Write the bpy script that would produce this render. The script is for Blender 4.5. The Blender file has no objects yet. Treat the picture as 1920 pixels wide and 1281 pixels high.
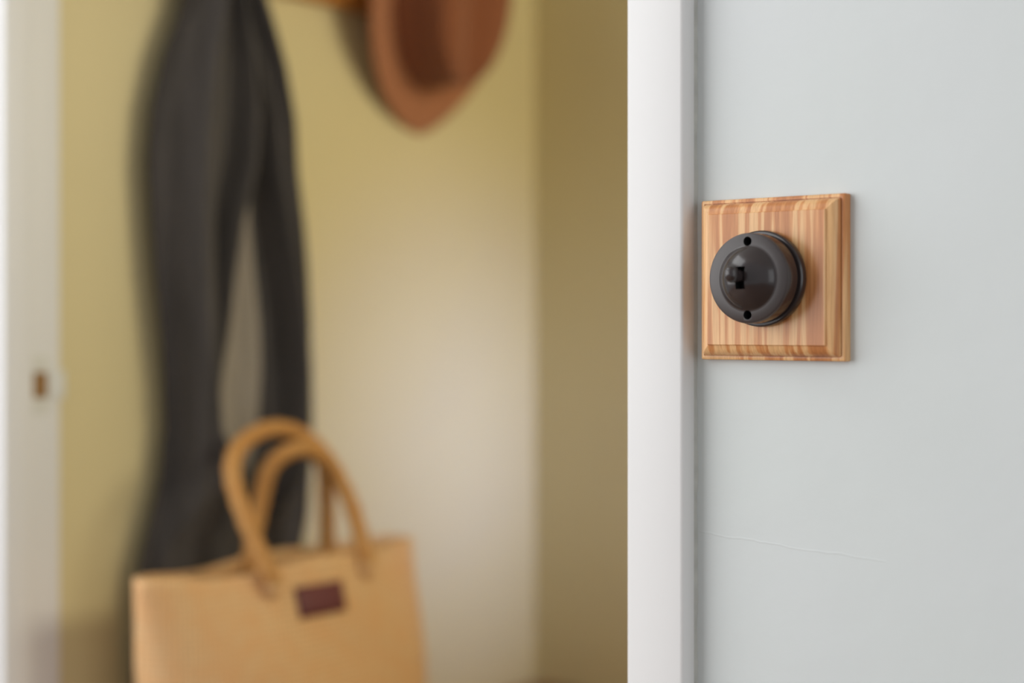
import bpy, bmesh, math, random
from mathutils import Vector, Matrix, noise

random.seed(4)
S = bpy.context.scene
COL = S.collection
PI = math.pi

# ------------------------------------------------------------------ camera
CAM_Z = .95
cd = bpy.data.cameras.new('camera')
cam = bpy.data.objects.new('camera', cd)
COL.objects.link(cam)
cam.location = (.472, -.831, CAM_Z)
cam.rotation_euler = (PI / 2, 0, math.radians(38.7))
cd.sensor_width = 36
cd.lens = 56.25
cd.shift_y = -30 / 1920
cd.clip_start = .05
cd.dof.use_dof = True
cd.dof.focus_distance = .945
cd.dof.aperture_fstop = 2.2
S.camera = cam

# ------------------------------------------------------------------ world, lights, exposure
S.view_settings.view_transform = 'Standard'
S.view_settings.look = 'None'
S.view_settings.gamma = 1
S.view_settings.use_curve_mapping = False
S.view_settings.exposure = 0
w = bpy.data.worlds.new('daylight')
S.world = w
w.use_nodes = True
w.node_tree.nodes['Background'].inputs[0].default_value = (.93, .97, 1, 1)
w.node_tree.nodes['Background'].inputs[1].default_value = .54


def area(name, loc, aim, sx, sy, power, color, spread=180):
    l = bpy.data.lights.new(name, 'AREA')
    l.shape = 'RECTANGLE'
    l.size, l.size_y = sx, sy
    l.energy = power
    l.color = color
    l.spread = math.radians(spread)
    o = bpy.data.objects.new(name, l)
    COL.objects.link(o)
    o.location = loc
    o.rotation_euler = (Vector(aim) - Vector(loc)).to_track_quat('-Z', 'Y').to_euler()
    return o


area('window_light_left', (-2.1, -1.9, 1.35), (0, -.1, 1.0), 2.9, 1.8, 56, (1, 1, 1))
area('small_window_light', (-1.25, -2.6, 1.0), (0, 0, .98), .4, .4, 3.5, (1, 1, 1))
area('ceiling_skylight', (-1.0, -.8, 2.38), (-.1, -.2, .95), 1.3, 1.2, 16, (.95, .98, 1))
area('fill_light_right', (3.0, -.95, 1.3), (-.2, 0, 1.0), 2.0, 1.9, 15, (.96, .98, 1))  # added fill from the right, not a window of the room
area('cool_patch_beam', (.56, .63, .93), (-.775, .635, .80), .12, .20, .46, (.37, .47, 1), 30)  # added unseen beam, narrowed to lay a cool patch on the side wall
area('closet_warm_fill', (.56, .52, 1.35), (-.775, .36, 1.12), .7, .35, 4.6, (1, .935, .72), 125)  # added unseen warm fill for the closet, no lamp fitting behind it


# ------------------------------------------------------------------ materials
def mat(name):
    m = bpy.data.materials.new(name)
    m.use_nodes = True
    nt = m.node_tree
    return m, nt, nt.nodes['Principled BSDF']


def node(nt, typ, **kw):
    n = nt.nodes.new(typ)
    for k, v in kw.items():
        setattr(n, k, v)
    return n


def ramp(nt, stops):
    r = node(nt, 'ShaderNodeValToRGB')
    e = r.color_ramp.elements
    while len(e) < len(stops):
        e.new(.5)
    for q, (p, c) in zip(e, stops):
        q.position = p
        q.color = (*c, 1) if len(c) == 3 else c
    return r


def coords(nt, scale=(1, 1, 1), kind='Object'):
    tc = node(nt, 'ShaderNodeTexCoord')
    mp = node(nt, 'ShaderNodeMapping')
    mp.inputs['Scale'].default_value = scale
    nt.links.new(tc.outputs[kind], mp.inputs[0])
    return mp.outputs[0]


def tex_noise(nt, vec, scale, detail=3, rough=.5, dist=0):
    n = node(nt, 'ShaderNodeTexNoise')
    n.inputs['Scale'].default_value = scale
    n.inputs['Detail'].default_value = detail
    n.inputs['Roughness'].default_value = rough
    n.inputs['Distortion'].default_value = dist
    nt.links.new(vec, n.inputs['Vector'])
    return n.outputs['Fac']


def bump(nt, bsdf, height, strength, dist):
    b = node(nt, 'ShaderNodeBump')
    b.inputs['Strength'].default_value = strength
    b.inputs['Distance'].default_value = dist
    nt.links.new(height, b.inputs['Height'])
    nt.links.new(b.outputs[0], bsdf.inputs['Normal'])
    return b


def mixc(nt, fac, a, b, mode='MIX'):
    n = node(nt, 'ShaderNodeMix', data_type='RGBA', blend_type=mode)
    for sock, v in ((n.inputs[0], fac), (n.inputs[6], a), (n.inputs[7], b)):
        if isinstance(v, (int, float)):
            sock.default_value = v
        elif isinstance(v, tuple):
            sock.default_value = (*v, 1)
        else:
            nt.links.new(v, sock)
    return n.outputs[2]


def math_(nt, op, a, b=0., c=0.):
    n = node(nt, 'ShaderNodeMath', operation=op)
    for i, v in enumerate((a, b, c)):
        if isinstance(v, (int, float)):
            n.inputs[i].default_value = v
        else:
            nt.links.new(v, n.inputs[i])
    return n.outputs[0]


def plain(name, color, rough=.5, var=.04, scale=8, bump_s=0, bump_scale=90, bump_d=.001, coat=0):
    m, nt, b = mat(name)
    v = coords(nt)
    n = tex_noise(nt, v, scale, 3)
    lo = tuple(c * (1 - var) for c in color)
    hi = tuple(min(1, c * (1 + var)) for c in color)
    r = ramp(nt, [(.3, lo), (.7, hi)])
    nt.links.new(n, r.inputs[0])
    nt.links.new(r.outputs[0], b.inputs['Base Color'])
    b.inputs['Roughness'].default_value = rough
    b.inputs['Coat Weight'].default_value = coat
    if bump_s:
        bump(nt, b, tex_noise(nt, v, bump_scale, 4), bump_s, bump_d)
    return m


def grey_wall_mat():
    """eggshell paint: roller stipple, small chips, and one hairline crack filled over"""
    m, nt, b = mat('pale grey wall paint')
    v = coords(nt)
    n = tex_noise(nt, v, 3, 2)
    r = ramp(nt, [(.3, (.575, .62, .605)), (.7, (.60, .63, .64))])
    nt.links.new(n, r.inputs[0])
    nt.links.new(r.outputs[0], b.inputs['Base Color'])
    b.inputs['Roughness'].default_value = .5
    stip = tex_noise(nt, v, 170, 4, .55)
    big = tex_noise(nt, v, 14, 3)
    vor = node(nt, 'ShaderNodeTexVoronoi')
    vor.inputs['Scale'].default_value = 26
    nt.links.new(v, vor.inputs['Vector'])
    chip = math_(nt, 'LESS_THAN', vor.outputs['Distance'], math_(nt, 'MULTIPLY', tex_noise(nt, v, 11, 1), .11))
    sep = node(nt, 'ShaderNodeSeparateXYZ')
    nt.links.new(v, sep.inputs[0])
    wob = math_(nt, 'MULTIPLY', math_(nt, 'SUBTRACT', tex_noise(nt, v, 30, 3), .5), .006)
    d = math_(nt, 'ABSOLUTE', math_(nt, 'ADD', math_(nt, 'SUBTRACT', sep.outputs[2], .8215),
                                    math_(nt, 'ADD', wob, math_(nt, 'MULTIPLY', sep.outputs[0], .045))))
    line = math_(nt, 'MULTIPLY', math_(nt, 'SUBTRACT', 1, math_(nt, 'MINIMUM', math_(nt, 'DIVIDE', d, .0009), 1)),
                 math_(nt, 'LESS_THAN', sep.outputs[0], .075))
    h = math_(nt, 'ADD', math_(nt, 'MULTIPLY', stip, .12), math_(nt, 'MULTIPLY', big, .9))
    h = math_(nt, 'ADD', h, math_(nt, 'MULTIPLY', line, .10))
    h = math_(nt, 'SUBTRACT', h, math_(nt, 'MULTIPLY', chip, .12))
    bump(nt, b, h, .55, .0015)
    return m


def wood_mat(name, light, mid, dark, axis='Z', scale=150, rough=.35, squeeze=.035):
    m, nt, b = mat(name)
    sc = {'X': (squeeze, 1, 1), 'Y': (1, squeeze, 1), 'Z': (1, .35, squeeze)}[axis]
    v = coords(nt, sc)
    band = tex_noise(nt, v, scale, 2, .4, .3)
    fine = tex_noise(nt, v, scale * 6, 3, .6)
    r = ramp(nt, [(.36, light), (.47, light), (.52, mid), (.62, dark)])
    nt.links.new(band, r.inputs[0])
    r2 = ramp(nt, [(.35, (.80, .74, .68)), (.6, (1, 1, 1))])
    nt.links.new(fine, r2.inputs[0])
    nt.links.new(mixc(nt, .8, r.outputs[0], r2.outputs[0], 'MULTIPLY'), b.inputs['Base Color'])
    b.inputs['Roughness'].default_value = rough
    b.inputs['Specular IOR Level'].default_value = .3
    b.inputs['Coat Weight'].default_value = .08
    b.inputs['Coat Roughness'].default_value = .25
    bump(nt, b, fine, .15, .0004)
    return m


def straw_mat(name, a, c, scale=1.):
    """plaited straw: diagonal over-and-under strands"""
    m, nt, b = mat(name)
    v = coords(nt)
    sep = node(nt, 'ShaderNodeSeparateXYZ')
    nt.links.new(v, sep.inputs[0])
    k = 620 * scale
    p = math_(nt, 'ADD', math_(nt, 'ADD', sep.outputs[1], sep.outputs[2]), math_(nt, 'MULTIPLY', sep.outputs[0], .5))
    q = math_(nt, 'SUBTRACT', math_(nt, 'ADD', sep.outputs[1], math_(nt, 'MULTIPLY', sep.outputs[0], .5)), sep.outputs[2])
    h = math_(nt, 'MULTIPLY', math_(nt, 'SINE', math_(nt, 'MULTIPLY', p, k)), math_(nt, 'SINE', math_(nt, 'MULTIPLY', q, k)))
    h = math_(nt, 'MULTIPLY_ADD', h, .5, .5)
    r = ramp(nt, [(.15, tuple(x * .62 for x in a)), (.6, a)])
    nt.links.new(h, r.inputs[0])
    n = tex_noise(nt, v, 52, 4, .65)
    r2 = ramp(nt, [(.4, (0, 0, 0)), (.62, (1, 1, 1))])
    nt.links.new(n, r2.inputs[0])
    nt.links.new(mixc(nt, mixc(nt, .75, (0, 0, 0), r2.outputs[0]), r.outputs[0], c), b.inputs['Base Color'])
    b.inputs['Roughness'].default_value = .7
    bump(nt, b, h, .6, .002)
    return m


def cloth_mat(name, color, hi):
    m, nt, b = mat(name)
    v = coords(nt)
    n = tex_noise(nt, v, 420, 3, .7)
    s = tex_noise(nt, coords(nt, (1, 1, .12)), 70, 3)
    r = ramp(nt, [(.35, color), (.72, hi)])
    nt.links.new(math_(nt, 'MULTIPLY_ADD', n, .5, math_(nt, 'MULTIPLY', s, .5)), r.inputs[0])
    nt.links.new(r.outputs[0], b.inputs['Base Color'])
    b.inputs['Roughness'].default_value = .95
    b.inputs['Sheen Weight'].default_value = .15
    bump(nt, b, n, .5, .002)
    return m


M_GREY = grey_wall_mat()
M_CREAM = plain('yellow cream closet paint', (.66, .565, .315), .55, .02, 3, .1, 60)
M_WHITE = plain('white gloss paint', (.735, .735, .735), .5, .01, 5, .06, 70, .0006)
M_CAULK = plain('grey caulk', (.45, .46, .43), .6, .1, 60, .3, 200)
M_CEIL = plain('white ceiling paint', (.8, .79, .76), .7, .02)
M_FLOOR = wood_mat('brown floor wood', (.30, .17, .085), (.24, .125, .06), (.16, .08, .04), 'Y', 22, .4)
M_BENCH = wood_mat('red brown bench wood', (.34, .15, .07), (.28, .115, .05), (.2, .08, .035), 'Y', 45, .4)
M_OAK = wood_mat('varnished striped pine', (.76, .455, .215), (.64, .295, .112), (.51, .205, .072), 'Z', 185, .33)
M_RAIL = wood_mat('orange rail wood', (.62, .27, .06), (.5, .2, .04), (.4, .14, .03), 'Y', 60, .4)
M_BAKE = plain('brown black bakelite, polished', (.028, .021, .021), .18, .1)
M_BAKE_M = plain('brown black bakelite, satin', (.037, .028, .027), .4, .1)
M_HOLE = plain('dark recess', (.004, .004, .004), .8)
M_STRAW = straw_mat('plaited straw', (.84, .53, .255), (.74, .41, .175))
M_ROPE = straw_mat('twisted straw', (.64, .33, .10), (.54, .25, .065), 1.3)
M_LABEL = plain('maroon leather', (.12, .018, .022), .5, .15, 40, .2, 200)
M_SCARF = cloth_mat('charcoal wool', (.042, .037, .035), (.090, .080, .077))
M_FOLD_SHADE = cloth_mat('taupe wool reverse and shaded wall tone', (.27, .24, .20), (.38, .33, .28))
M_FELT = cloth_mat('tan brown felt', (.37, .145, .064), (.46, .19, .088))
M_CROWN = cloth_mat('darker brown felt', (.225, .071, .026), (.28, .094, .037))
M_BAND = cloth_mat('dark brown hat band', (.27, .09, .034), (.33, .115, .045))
M_STEEL = plain('painted steel', (.66, .66, .62), .35, .05)
M_BRASS = plain('bare wood in the mortice', (.26, .13, .035), .7, .2, 60)


# ------------------------------------------------------------------ mesh helpers
def link(name, bm, m, parent=None, smooth=False, loc=None):
    me = bpy.data.meshes.new(name)
    bmesh.ops.recalc_face_normals(bm, faces=bm.faces)
    bm.to_mesh(me)
    bm.free()
    for x in (m if isinstance(m, (list, tuple)) else [m]):
        me.materials.append(x)
    if smooth:
        for p in me.polygons:
            p.use_smooth = True
    o = bpy.data.objects.new(name, me)
    COL.objects.link(o)
    if loc:
        o.location = loc
    if parent:
        o.parent = parent
    return o


def smooth_angle(o, deg=35):
    for p in o.data.polygons:
        p.use_smooth = True
    o.data.set_sharp_from_angle(angle=math.radians(deg))
    return o


def tag(o, label=None, cat=None, kind=None, group=None):
    for k, v in (('label', label), ('category', cat), ('kind', kind), ('group', group)):
        if v:
            o[k] = v
    return o


def empty(name, loc, label, cat, group=None):
    o = bpy.data.objects.new(name, None)
    COL.objects.link(o)
    o.location = loc
    o.empty_display_size = .02
    return tag(o, label, cat, None, group)


def add_box(bm, x0, x1, y0, y1, z0, z1, bev=0, seg=2):
    r = bmesh.ops.create_cube(bm, size=1)
    for v in r['verts']:
        v.co = Vector(((x0 + x1) / 2 + v.co.x * (x1 - x0), (y0 + y1) / 2 + v.co.y * (y1 - y0), (z0 + z1) / 2 + v.co.z * (z1 - z0)))
    if bev:
        es = list({e for v in r['verts'] for e in v.link_edges})
        bmesh.ops.bevel(bm, geom=es, offset=bev, segments=seg, profile=.5, affect='EDGES')


def box(name, m, dims, parent=None, bev=0, seg=2):
    bm = bmesh.new()
    add_box(bm, *dims, bev, seg)
    o = link(name, bm, m, parent)
    return smooth_angle(o) if bev else o


def add_lathe(bm, prof, n=96, axis='-Y', centre=(0, 0, 0), close=True):
    """prof: (radius, height) pairs; height runs along the axis"""
    rings = []
    for r, h in prof:
        ring = []
        for i in range(n):
            a = 2 * PI * i / n
            c, s = r * math.cos(a), r * math.sin(a)
            p = {'-Y': (c, -h, s), 'Z': (c, s, h), 'X': (h, c, s)}[axis]
            ring.append(bm.verts.new(Vector(p) + Vector(centre)))
        rings.append(ring)
    for a, b in zip(rings, rings[1:]):
        for i in range(n):
            bm.faces.new((a[i], a[(i + 1) % n], b[(i + 1) % n], b[i]))
    if close:
        bm.faces.new(rings[0])
        bm.faces.new(rings[-1])
    return rings


def spline(pts, n):
    out = []
    P = [Vector(p) for p in pts]
    P = [2 * P[0] - P[1]] + P + [2 * P[-1] - P[-2]]
    for i in range(1, len(P) - 2):
        for k in range(n):
            t = k / n
            a, b, c, d = P[i - 1:i + 3]
            out.append(.5 * (2 * b + (c - a) * t + (2 * a - 5 * b + 4 * c - d) * t * t + (3 * b - a - 3 * c + d) * t ** 3))
    out.append(P[-2])
    return out


def add_tube(bm, pts, rad, n=14):
    up = Vector((1, 0, 0))
    rings = []
    for i, p in enumerate(pts):
        t = (pts[min(i + 1, len(pts) - 1)] - pts[max(i - 1, 0)]).normalized()
        u = (up - up.dot(t) * t).normalized()
        up = u
        v = t.cross(u)
        r = rad(i / (len(pts) - 1)) if callable(rad) else rad
        rings.append([bm.verts.new(p + r * (math.cos(2 * PI * k / n) * u + math.sin(2 * PI * k / n) * v)) for k in range(n)])
    for a, b in zip(rings, rings[1:]):
        for k in range(n):
            bm.faces.new((a[k], a[(k + 1) % n], b[(k + 1) % n], b[k]))
    bm.faces.new(rings[0])
    bm.faces.new(rings[-1])


def grid(bm, rows):
    vs = [[bm.verts.new(p) for p in r] for r in rows]
    fs = []
    for a, b in zip(vs, vs[1:]):
        for i in range(len(a) - 1):
            fs.append(bm.faces.new((a[i], a[i + 1], b[i + 1], b[i])))
    return fs


def interp(tab, z):
    """tab sorted by falling first value; linear in between"""
    if z >= tab[0][0]:
        return tab[0][1:]
    for a, b in zip(tab, tab[1:]):
        if z >= b[0]:
            t = (a[0] - z) / (a[0] - b[0])
            return tuple(p + (q - p) * t for p, q in zip(a[1:], b[1:]))
    return tab[-1][1:]


# ------------------------------------------------------------------ the setting
CEIL = 2.4
LEFT, BACK = -.775, .772           # closet side wall and far wall
DOOR_L, DOOR_R, DOOR_T = -.7625, -.0865, 2.0
WT = .0505                           # thin boarded partition


def struct(o, label=None):
    return tag(o, label, None, 'structure')


bm = bmesh.new()
add_box(bm, DOOR_R + .02, 2.6, 0, WT, 0, CEIL)
add_box(bm, -2.6, DOOR_L - .02, 0, WT, 0, CEIL)
add_box(bm, DOOR_L - .02, DOOR_R + .02, 0, WT, DOOR_T + .02, CEIL)
wf = link('wall_front', bm, [M_GREY, M_CREAM])
for p in wf.data.polygons:
    if p.center.y > WT - .001:
        p.material_index = 1
struct(wf, 'pale grey painted wall carrying the light switch, right of the doorway')
struct(box('wall_left', M_CREAM, (LEFT - .1, LEFT, WT, BACK + .1, 0, CEIL)), 'yellow cream side wall with the coat rail inside the doorway')
struct(box('wall_back', M_CREAM, (LEFT, .7, BACK, BACK + .1, 0, CEIL)), 'shaded yellow cream far wall beyond the white casing')
struct(box('wall_right', M_CREAM, (.6, .7, WT, BACK, 0, CEIL)), 'yellow cream wall of the closet hidden behind the switch wall')
struct(box('floor', M_FLOOR, (-2.6, 2.6, -3.2, BACK + .1, -.05, 0)))
struct(box('ceiling', M_CEIL, (-2.6, 2.6, -1.6, BACK + .1, CEIL, CEIL + .05)))

# casings and frame
CW = .041


def casing(name, x0, x1, z0, z1):
    return box(name, M_WHITE, (x0, x1, -.015, 0, z0, z1), None, .0022, 3)


t1 = struct(casing('trim_1', -.0912, -.0502, 0, DOOR_T + CW), 'white casing on the right of the doorway, beside the switch')
bm = bmesh.new()
rows = []
for i in range(400):
    z = .02 + i * .005
    n1 = noise.noise((z * 40, 0, 0)) * .0007 + noise.noise((z * 160, 3, 0)) * .0004
    xe = -.0502 + .0014 + n1
    rows.append([Vector((-.0503, -.0022, z)), Vector((-.0497, -.0016 + n1 * .4, z)), Vector((xe - .0005, -.0006, z)), Vector((xe, .0002, z))])
grid(bm, rows)
link('caulk_bead', bm, M_CAULK, t1, True)
struct(casing('trim_2', DOOR_L - .0005 - CW, DOOR_L - .0005, 0, DOOR_T + CW), 'white casing on the left of the doorway')
struct(casing('trim_3', DOOR_L, -.0917, DOOR_T, DOOR_T + CW), 'white head casing over the doorway')

jl = struct(box('trim_4', M_WHITE, (DOOR_L - .0125, DOOR_L, 0, .0505, 0, DOOR_T), None, .001), 'white left door jamb with a small strike plate')
box('door_stop', M_WHITE, (DOOR_L - .0005, DOOR_L + .010, -.0145, .0145, 0, DOOR_T - .01), jl, .0012)
# strike plate: faced plate with a square mortice, a curved lip and two screws
sx, sz0, sz1 = DOOR_L, .8705, .9238
sp = bmesh.new()
y0, y1 = .0162, .039
for (a, b, c, d) in ((y0, .0212, sz0, sz1), (.0365, y1, sz0, sz1), (.0212, .0365, .908, sz1), (.0212, .0365, sz0, .8845)):
    add_box(sp, sx, sx + .0012, a, b, c, d)
lip = []
for i in range(9):
    t = i / 8
    y = y1 - .0005 + t * .0175
    x = sx + .0006 + .0035 * math.sin(t * PI * .55) - (0.004 * max(0, t - .8) / .2)
    lip.append([Vector((x, y, .8825 + .0005 * i * .3)), Vector((x + .0006, y, .896)), Vector((x, y, .9095 - .0005 * i * .3))])
grid(sp, lip)
sp = link('strike_plate', sp, M_STEEL, jl, True)
smooth_angle(sp, 30)
sp['label'] = 'nickel strike plate with a curved lip'
mo = box('mortice', M_BRASS, (sx - .0002, sx + .0004, .0212, .0365, .8845, .908), sp)
for z in (.9155, .8785):
    bm = bmesh.new()
    add_lathe(bm, [(.0026, 0), (.0026, .0006), (.0016, .0011), (.0003, .0012)], 20, 'X', (sx + .0012, .0285, z))
    link('screw', bm, M_STEEL, sp, True)
jr = struct(box('trim_5', M_WHITE, (DOOR_R, DOOR_R + .0195, 0, WT, 0, DOOR_T), None, .001), 'white right door jamb hidden behind its casing')
struct(box('trim_6', M_WHITE, (DOOR_L, DOOR_R, .0005, WT, DOOR_T, DOOR_T + .0195), None, .001), 'white head jamb over the doorway')

# ------------------------------------------------------------------ light switch on its wooden block
PX, PZ = .0052, .9773
sw = empty('light_switch', (PX, 0, PZ), 'round dark brown toggle light switch on a square striped wooden block', 'light switch')
HALF = .0478
prof = [(0, 0), (0, .0052), (.0004, .0060), (.0014, .0064), (.0021, .0063), (.0022, .0055), (.0026, .0055), (.0029, .0080), (.0040, .0100),
        (.0055, .0113), (.0074, .0121), (.0088, .0124), (.0089, .0132), (.0093, .0136)]
bm = bmesh.new()
rings = []
for ins, h in prof:
    a = HALF - ins
    c = .0009 if ins < .003 else .0003
    ring = []
    for sx_, sz_ in ((1, 1), (-1, 1), (-1, -1), (1, -1)):
        pts = []
        for k in range(4):
            t = PI / 2 * k / 3
            pts.append((a - c + c * math.cos(t), a - c + c * math.sin(t)))
        if sx_ * sz_ < 0:
            pts.reverse()
        ring += [bm.verts.new((sx_ * p, -h, sz_ * q)) for p, q in pts]
    rings.append(ring)
for a, b in zip(rings, rings[1:]):
    for i in range(16):
        bm.faces.new((a[i], a[(i + 1) % 16], b[(i + 1) % 16], b[i]))
bm.faces.new(rings[0])
bm.faces.new(rings[-1])
pt = link('wooden_block', bm, M_OAK, sw)
smooth_angle(pt, 28)
pt['label'] = 'square striped wooden mounting block with moulded edges'
CZ = -.0002
Y0 = .0136
bm = bmesh.new()
add_lathe(bm, [(.0240, Y0), (.0270, Y0), (.0277, Y0 + .001), (.0280, Y0 + .0035), (.0278, Y0 + .0052), (.0270, Y0 + .0060), (.0250, Y0 + .0062), (.0250, Y0 + .0080)], 96, '-Y', (0, 0, CZ))
bp = link('base_ring', bm, M_BAKE, sw)
smooth_angle(bp, 30)
YF = Y0 + .0194
RC, RD = .0260, .0174                       # cover radius, dome radius
RS = .0232
p2 = [(.0250, Y0 + .0072), (RC - .0006, Y0 + .0074), (RC, Y0 + .0082), (RC, YF - .0018), (RC - .0004, YF - .0006), (RC - .0014, YF), (RD + .0022, YF + .0001), (RD + .0012, YF + .0003), (RD + .0005, YF + .0008)]
YD = YF + .0013
a0 = math.asin(RD / RS)
for i in range(0, 17):
    a = a0 * (1 - i / 17)
    p2.append((max(.0004, RS * math.sin(a)), YD + RS * (math.cos(a) - math.cos(a0))))
DOME = YD + RS * (1 - math.cos(a0))
add_lathe(bm := bmesh.new(), p2, 128, '-Y', (0, 0, CZ))
cp = link('cover', bm, [M_BAKE, M_BAKE_M, M_HOLE], sw)
HOLE_R, HOLE_Z = .0027, .0211


def carve(o, cutters):
    """cut real holes, then throw the cutters away"""
    cs = []
    for k, bmc in enumerate(cutters):
        c = link('cutter', bmc, [M_HOLE])
        c.location = o.matrix_world.translation if k < 0 else o.parent.location
        cs.append(c)
        md = o.modifiers.new('cut', 'BOOLEAN')
        md.operation = 'DIFFERENCE'
        md.solver = 'EXACT'
        md.object = c
        md.material_mode = 'TRANSFER'
    bpy.context.view_layer.update()
    me = bpy.data.meshes.new_from_object(o.evaluated_get(bpy.context.evaluated_depsgraph_get()))
    o.modifiers.clear()
    o.data = me
    for c in cs:
        cm = c.data
        bpy.data.objects.remove(c)
        bpy.data.meshes.remove(cm)


cuts = []
for s in (1, -1):
    c = bmesh.new()
    add_lathe(c, [(HOLE_R, YF - .009), (HOLE_R, YF + .004)], 28, '-Y', (0, 0, CZ + s * HOLE_Z))
    cuts.append(c)
c = bmesh.new()
add_box(c, -.0030, .0030, -(DOME + .004), -(DOME - .0075), CZ - .0064, CZ + .0064)
cuts.append(c)
carve(cp, cuts)
smooth_angle(cp, 30)
for p in cp.data.polygons:
    c = p.center
    r = math.hypot(c.x, c.z - CZ)
    if p.normal.y < -.3 and r > RD + .0010 and p.material_index == 0:
        p.material_index = 1
for s in (1, -1):
    bm = bmesh.new()
    add_lathe(bm, [(.0025, YF - .0088), (.0025, YF - .0075), (.0018, YF - .0068), (.0003, YF - .0066)], 20, '-Y', (0, 0, CZ + s * HOLE_Z))
    sc_ = link('screw', bm, M_BAKE, cp, True)
    sc_['label'] = 'dark screw deep in its hole'
# lever: a flat neck out of the slot with a rounded bulb, thrown up
bm = bmesh.new()
secs = [(-.008, .0020, .0026), (-.002, .0022, .0030), (.0015, .0023, .0034), (.0040, .0025, .0040), (.0060, .0031, .0046), (.0080, .0037, .0049), (.0098, .0037, .0047), (.0112, .0030, .0038), (.0120, .0018, .0024), (.0123, .0004, .0005)]
rr = []
for h, a, b in secs:
    ring = []
    for k in range(28):
        q = 2 * PI * k / 28
        cq, sq = math.cos(q), math.sin(q)
        ring.append(bm.verts.new((a * math.copysign(abs(cq) ** .8, cq), -(DOME + h), CZ + .0010 + h * .10 + b * math.copysign(abs(sq) ** .7, sq))))
    rr.append(ring)
for a, b in zip(rr, rr[1:]):
    for k in range(28):
        bm.faces.new((a[k], a[(k + 1) % 28], b[(k + 1) % 28], b[k]))
bm.faces.new(rr[0])
bm.faces.new(rr[-1])
lv = link('lever', bm, M_BAKE, sw)
smooth_angle(lv, 50)

# ------------------------------------------------------------------ coat rail with turned pegs
rl = empty('coat_rail', (LEFT, .34, 1.298), 'orange brown wooden coat rail on the cream wall above the bag', 'coat rack')
b_ = bmesh.new()
add_box(b_, 0, .02, -.29, .27, 0, .085, .004, 2)
smooth_angle(link('rail_board', b_, M_RAIL, rl))
for y in (-.13, .03, .20):
    bm = bmesh.new()
    add_lathe(bm, [(.009, .019), (.0085, .03), (.007, .045), (.0075, .06), (.011, .068), (.0135, .076), (.012, .084), (.004, .088)], 24, 'X', (0, y, .045))
    link('peg', bm, M_RAIL, rl, True)

# ------------------------------------------------------------------ bench under the rail
bn = empty('bench', (-.55, .41, 0), 'red brown wooden bench along the cream wall under the bag', 'bench')
BT = .499
box('seat', M_BENCH, (-.223, .20, -.33, .36, BT - .032, BT), bn, .003)
for x in (-.20, .15):
    for y in (-.30, .30):
        box('leg', M_BENCH, (x, x + .04, y, y + .04, 0, BT - .033), bn, .002)
box('apron', M_BENCH, (.165, .185, -.26, .30, BT - .10, BT - .033), bn, .002)

# ------------------------------------------------------------------ straw bag
bag = empty('straw_bag', (-.655, .21, BT), 'tan woven straw tote bag with two looped handles and a maroon tag', 'bag')
BH = .2315


def bag_pt(t, a, inset=0.):
    """t 0..1 up the bag, a angle round it; relative to the bag's base"""
    f = t ** .8
    hl = .154 + .023 * f - inset
    hx = .078 - .046 * t ** 1.4 + .006 * math.sin(PI * t) - inset
    n = 2.5 - .1 * t
    c, s = math.cos(a), math.sin(a)
    y = hl * math.copysign(abs(s) ** (2 / n), s) + .0145 + .017 * (1 - t)
    x = hx * math.copysign(abs(c) ** (2 / n), c) + .004 * t
    z = t * BH
    if t > .6:                                    # slack rim
        k = (t - .6) / .4
        z += k * (.0028 * math.sin(y * 38 + 1) + .003 * math.sin(y * 17) - .002)
        x += k * .004 * math.sin(y * 26 + .5)
    x += .0025 * math.sin(y * 31 + t * 5) * math.sin(PI * t)
    return Vector((x, y, z))


bm = bmesh.new()
N, K = 96, 26
out = [[bm.verts.new(bag_pt(k / K, 2 * PI * i / N)) for i in range(N)] for k in range(K + 1)]
inn = [[bm.verts.new(bag_pt(max(.02, k / K), 2 * PI * i / N, .004)) for i in range(N)] for k in range(K, -1, -1)]
rg = out + inn
for a, b in zip(rg, rg[1:]):
    for i in range(N):
        bm.faces.new((a[i], a[(i + 1) % N], b[(i + 1) % N], b[i]))
bm.faces.new(out[0])
bm.faces.new(inn[-1])
link('bag_body', bm, M_STRAW, bag, True)


def front_x(y, z):
    """x of the bag's front at a height"""
    best = min((abs(bag_pt(z / BH, math.radians(d)).y - y), d) for d in range(-60, 61, 1))
    return bag_pt(z / BH, math.radians(best[1])).x


bm = bmesh.new()
ly0, ly1, lz0, lz1 = -.012, .046, .181, .209
nx_, nz_ = 9, 5
rows = []
for layer in (0, .0022):
    pass
fr = [[Vector((front_x(ly0 + (ly1 - ly0) * i / nx_, lz0 + (lz1 - lz0) * j / nz_) + .0026, ly0 + (ly1 - ly0) * i / nx_, lz0 + (lz1 - lz0) * j / nz_)) for i in range(nx_ + 1)] for j in range(nz_ + 1)]
grid(bm, fr)
lb = link('tag', bm, M_LABEL, bag, True)
lb['label'] = 'maroon leather tag stitched to the bag'
so = lb.modifiers.new('thick', 'SOLIDIFY')
so.thickness = .0022


def handle(pts, feet):
    bm = bmesh.new()
    org = Vector(bag.location)
    P = spline([Vector(p) - org for p in pts], 9)
    add_tube(bm, P, lambda t: .0082 + .0006 * math.sin(t * 150), 16)
    h = link('handle', bm, M_ROPE, bag, True)
    for f in feet:
        bm = bmesh.new()
        bmesh.ops.create_uvsphere(bm, u_segments=16, v_segments=10, radius=1)
        for v in bm.verts:
            v.co = Vector((v.co.x * .007, v.co.y * .0105, v.co.z * .012)) + Vector(f) - org
        link('knot', bm, M_STRAW, h, True)


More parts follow.
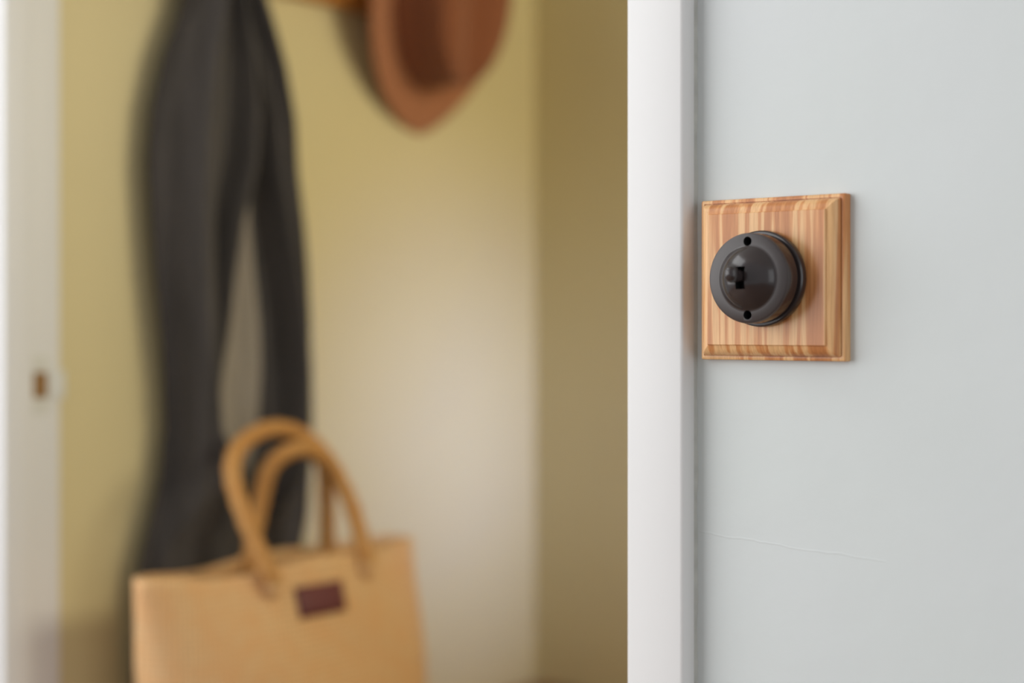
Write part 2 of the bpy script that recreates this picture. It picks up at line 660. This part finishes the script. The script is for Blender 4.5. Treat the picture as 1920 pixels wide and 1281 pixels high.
handle([(-.609, .171, .7168), (-.611, .164, .730), (-.63, .1524, .7801), (-.65, .1573, .8174), (-.665, .1836, .8398), (-.67, .2254, .851), (-.665, .2629, .8415),
        (-.65, .2845, .8138), (-.63, .2939, .7724), (-.612, .2935, .7275), (-.609, .2945, .718)], [(-.609, .1715, .714), (-.609, .2945, .716)])
handle([(-.678, .205, .700), (-.680, .2059, .7248), (-.675, .2139, .7759), (-.66, .2161, .8178), (-.652, .2462, .8315), (-.657, .2798, .8177), (-.667, .2955, .7854),
        (-.680, .3100, .7233), (-.678, .310, .700)], [(-.678, .205, .702), (-.678, .310, .702)])

# ------------------------------------------------------------------ scarf on the first peg
# height, outer left, left tail's inner edge, right tail's inner edge, outer right (depth along the wall)
SC = [
    (1.345, 0.19, 0.225, 0.195, 0.235),
    (1.265, 0.18, 0.234, 0.217, 0.273),
    (1.21, 0.157, 0.252, 0.237, 0.298),
    (1.158, 0.144, 0.263, 0.257, 0.31),
    (1.107, 0.14, 0.26, 0.26, 0.317),
    (1.056, 0.143, 0.244, 0.263, 0.332),
    (1.006, 0.147, 0.236, 0.271, 0.341),
    (0.955, 0.1532, 0.231, 0.277, 0.348),
    (0.904, 0.1599, 0.219, 0.28, 0.35),
    (0.853, 0.1634, 0.217, 0.277, 0.35),
    (0.802, 0.1567, 0.244, 0.266, 0.348),
    (0.752, 0.141, 0.252, 0.255, 0.344),
    (0.723, 0.132, 0.255, 0.252, 0.336),
    (0.6, 0.122, 0.255, 0.252, 0.336),
]
scf = empty('scarf', (LEFT, .21, 1.343), 'dark charcoal wool scarf hanging in two long tails on the cream wall', 'scarf')


def sheet(name, col0, col1, m, base, folds, bulge, z1=1.330, z0=.60, ns=40, nz=90, ph=0.):
    rows = []
    for j in range(nz + 1):
        z = z1 + (z0 - z1) * j / nz
        e = interp(SC, z)
        a, b = e[col0], e[col1]
        row = []
        for i in range(ns + 1):
            s = i / ns
            y = a + (b - a) * s
            x = base + bulge * math.sin(PI * s) ** .7
            for amp, fr, dr, p in folds:
                x += amp * math.sin(2 * PI * (fr * s + dr * z) + p) * (.35 + .65 * math.sin(PI * s) ** .5)
            x += .004 * noise.noise((y * 25, z * 5, ph))
            x = max(x, -.750 if z > 1.285 else -.771)            # clear of the rail and the wall
            k = min(1, max(0, (.80 - z) / .06))                  # pressed flat behind the bag
            x = min(x, -.70 * (1 - k) - .7375 * k)
            row.append(Vector((x - LEFT, y - .21, z - 1.343)))
        rows.append(row)
    bm = bmesh.new()
    grid(bm, rows)
    o = link(name, bm, m, scf, True)
    s = o.modifiers.new('thick', 'SOLIDIFY')
    s.thickness = .004
    return o


sheet('scarf_tail', 0, 1, M_SCARF, -.745, [(.019, 1.6, .55, 1.2), (.010, 3.7, -.8, .4)], .030, ph=1)
sheet('scarf_tail', 2, 3, M_SCARF, -.747, [(.015, 1.3, -.4, .4), (.009, 3.1, .9, 2)], .026, ph=7)
li = sheet('scarf_fold_shade', 1, 2, M_FOLD_SHADE, -.755, [(.006, 1, .3, 0)], .008, z1=1.075, z0=.62, ns=20, nz=50, ph=3)  # inner cloth below; higher up its colour stands in for shaded wall
li['label'] = 'paler taupe inner fold of the scarf, its upper part toned as shaded wall'
bm = bmesh.new()
add_tube(bm, spline([(.045, -.052, -.03), (.052, -.03, .016), (.054, 0, .031), (.052, .035, .018), (.045, .062, -.03)], 8), .02, 16)
link('scarf_loop', bm, M_SCARF, scf, True)

# ------------------------------------------------------------------ hat on the third peg
hat = empty('hat', (-.725, .526, 1.325), 'tan brown felt hat with a dark band hanging above the bag', 'hat')
hat.rotation_euler = (math.radians(11), math.radians(16), 0)
NB = 96
bm = bmesh.new()
# brim: local x is out of the wall, y along it, z up
rows = []
for r in range(13):
    t = r / 12
    ring = []
    for i in range(NB):
        a = 2 * PI * i / NB
        ry, rz = .065 + t * .048, .104 + t * .060
        dip = .010 * t * t * math.cos(2 * a) + .004 * t
        ca = math.cos(a)
        ring.append(Vector((dip, ry * math.copysign(abs(ca) ** (1 + .35 * t), ca), rz * math.sin(a))))
    rows.append(ring)
vs = [[bm.verts.new(p) for p in r] for r in rows]
for a, b in zip(vs, vs[1:]):
    for i in range(NB):
        bm.faces.new((a[i], a[(i + 1) % NB], b[(i + 1) % NB], b[i]))
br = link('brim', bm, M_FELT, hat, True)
br.modifiers.new('thick', 'SOLIDIFY').thickness = .003
bm = bmesh.new()
rows = []
KC = 18
for r in range(KC + 1):
    t = r / KC
    if t < .72:
        k = t / .72
        f, x = 1 - .12 * k, .062 * k
    else:
        k = (t - .72) / .28
        f, x = .88 * math.cos(k * PI / 2 * .985), .062 + .012 * math.sin(k * PI / 2)
    ring = []
    for i in range(NB):
        a = 2 * PI * i / NB
        y, z = .066 * f * math.cos(a), .106 * f * math.sin(a)
        xx = x - .02 * math.exp(-(y / .022) ** 2) * max(0, (t - .6) / .4)    # lengthwise crease
        ring.append(bm.verts.new((xx, y, z)))
    rows.append(ring)
for a, b in zip(rows, rows[1:]):
    for i in range(NB):
        bm.faces.new((a[i], a[(i + 1) % NB], b[(i + 1) % NB], b[i]))
bm.faces.new(rows[-1])
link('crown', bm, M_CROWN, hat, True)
bm = bmesh.new()
rows = []
for x, g in ((.003, 1.0), (.003, 1.02), (.02, .985), (.02, .955)):
    rows.append([bm.verts.new((x, .066 * g * math.cos(2 * PI * i / NB), .106 * g * math.sin(2 * PI * i / NB))) for i in range(NB)])
for a, b in zip(rows, rows[1:]):
    for i in range(NB):
        bm.faces.new((a[i], a[(i + 1) % NB], b[(i + 1) % NB], b[i]))
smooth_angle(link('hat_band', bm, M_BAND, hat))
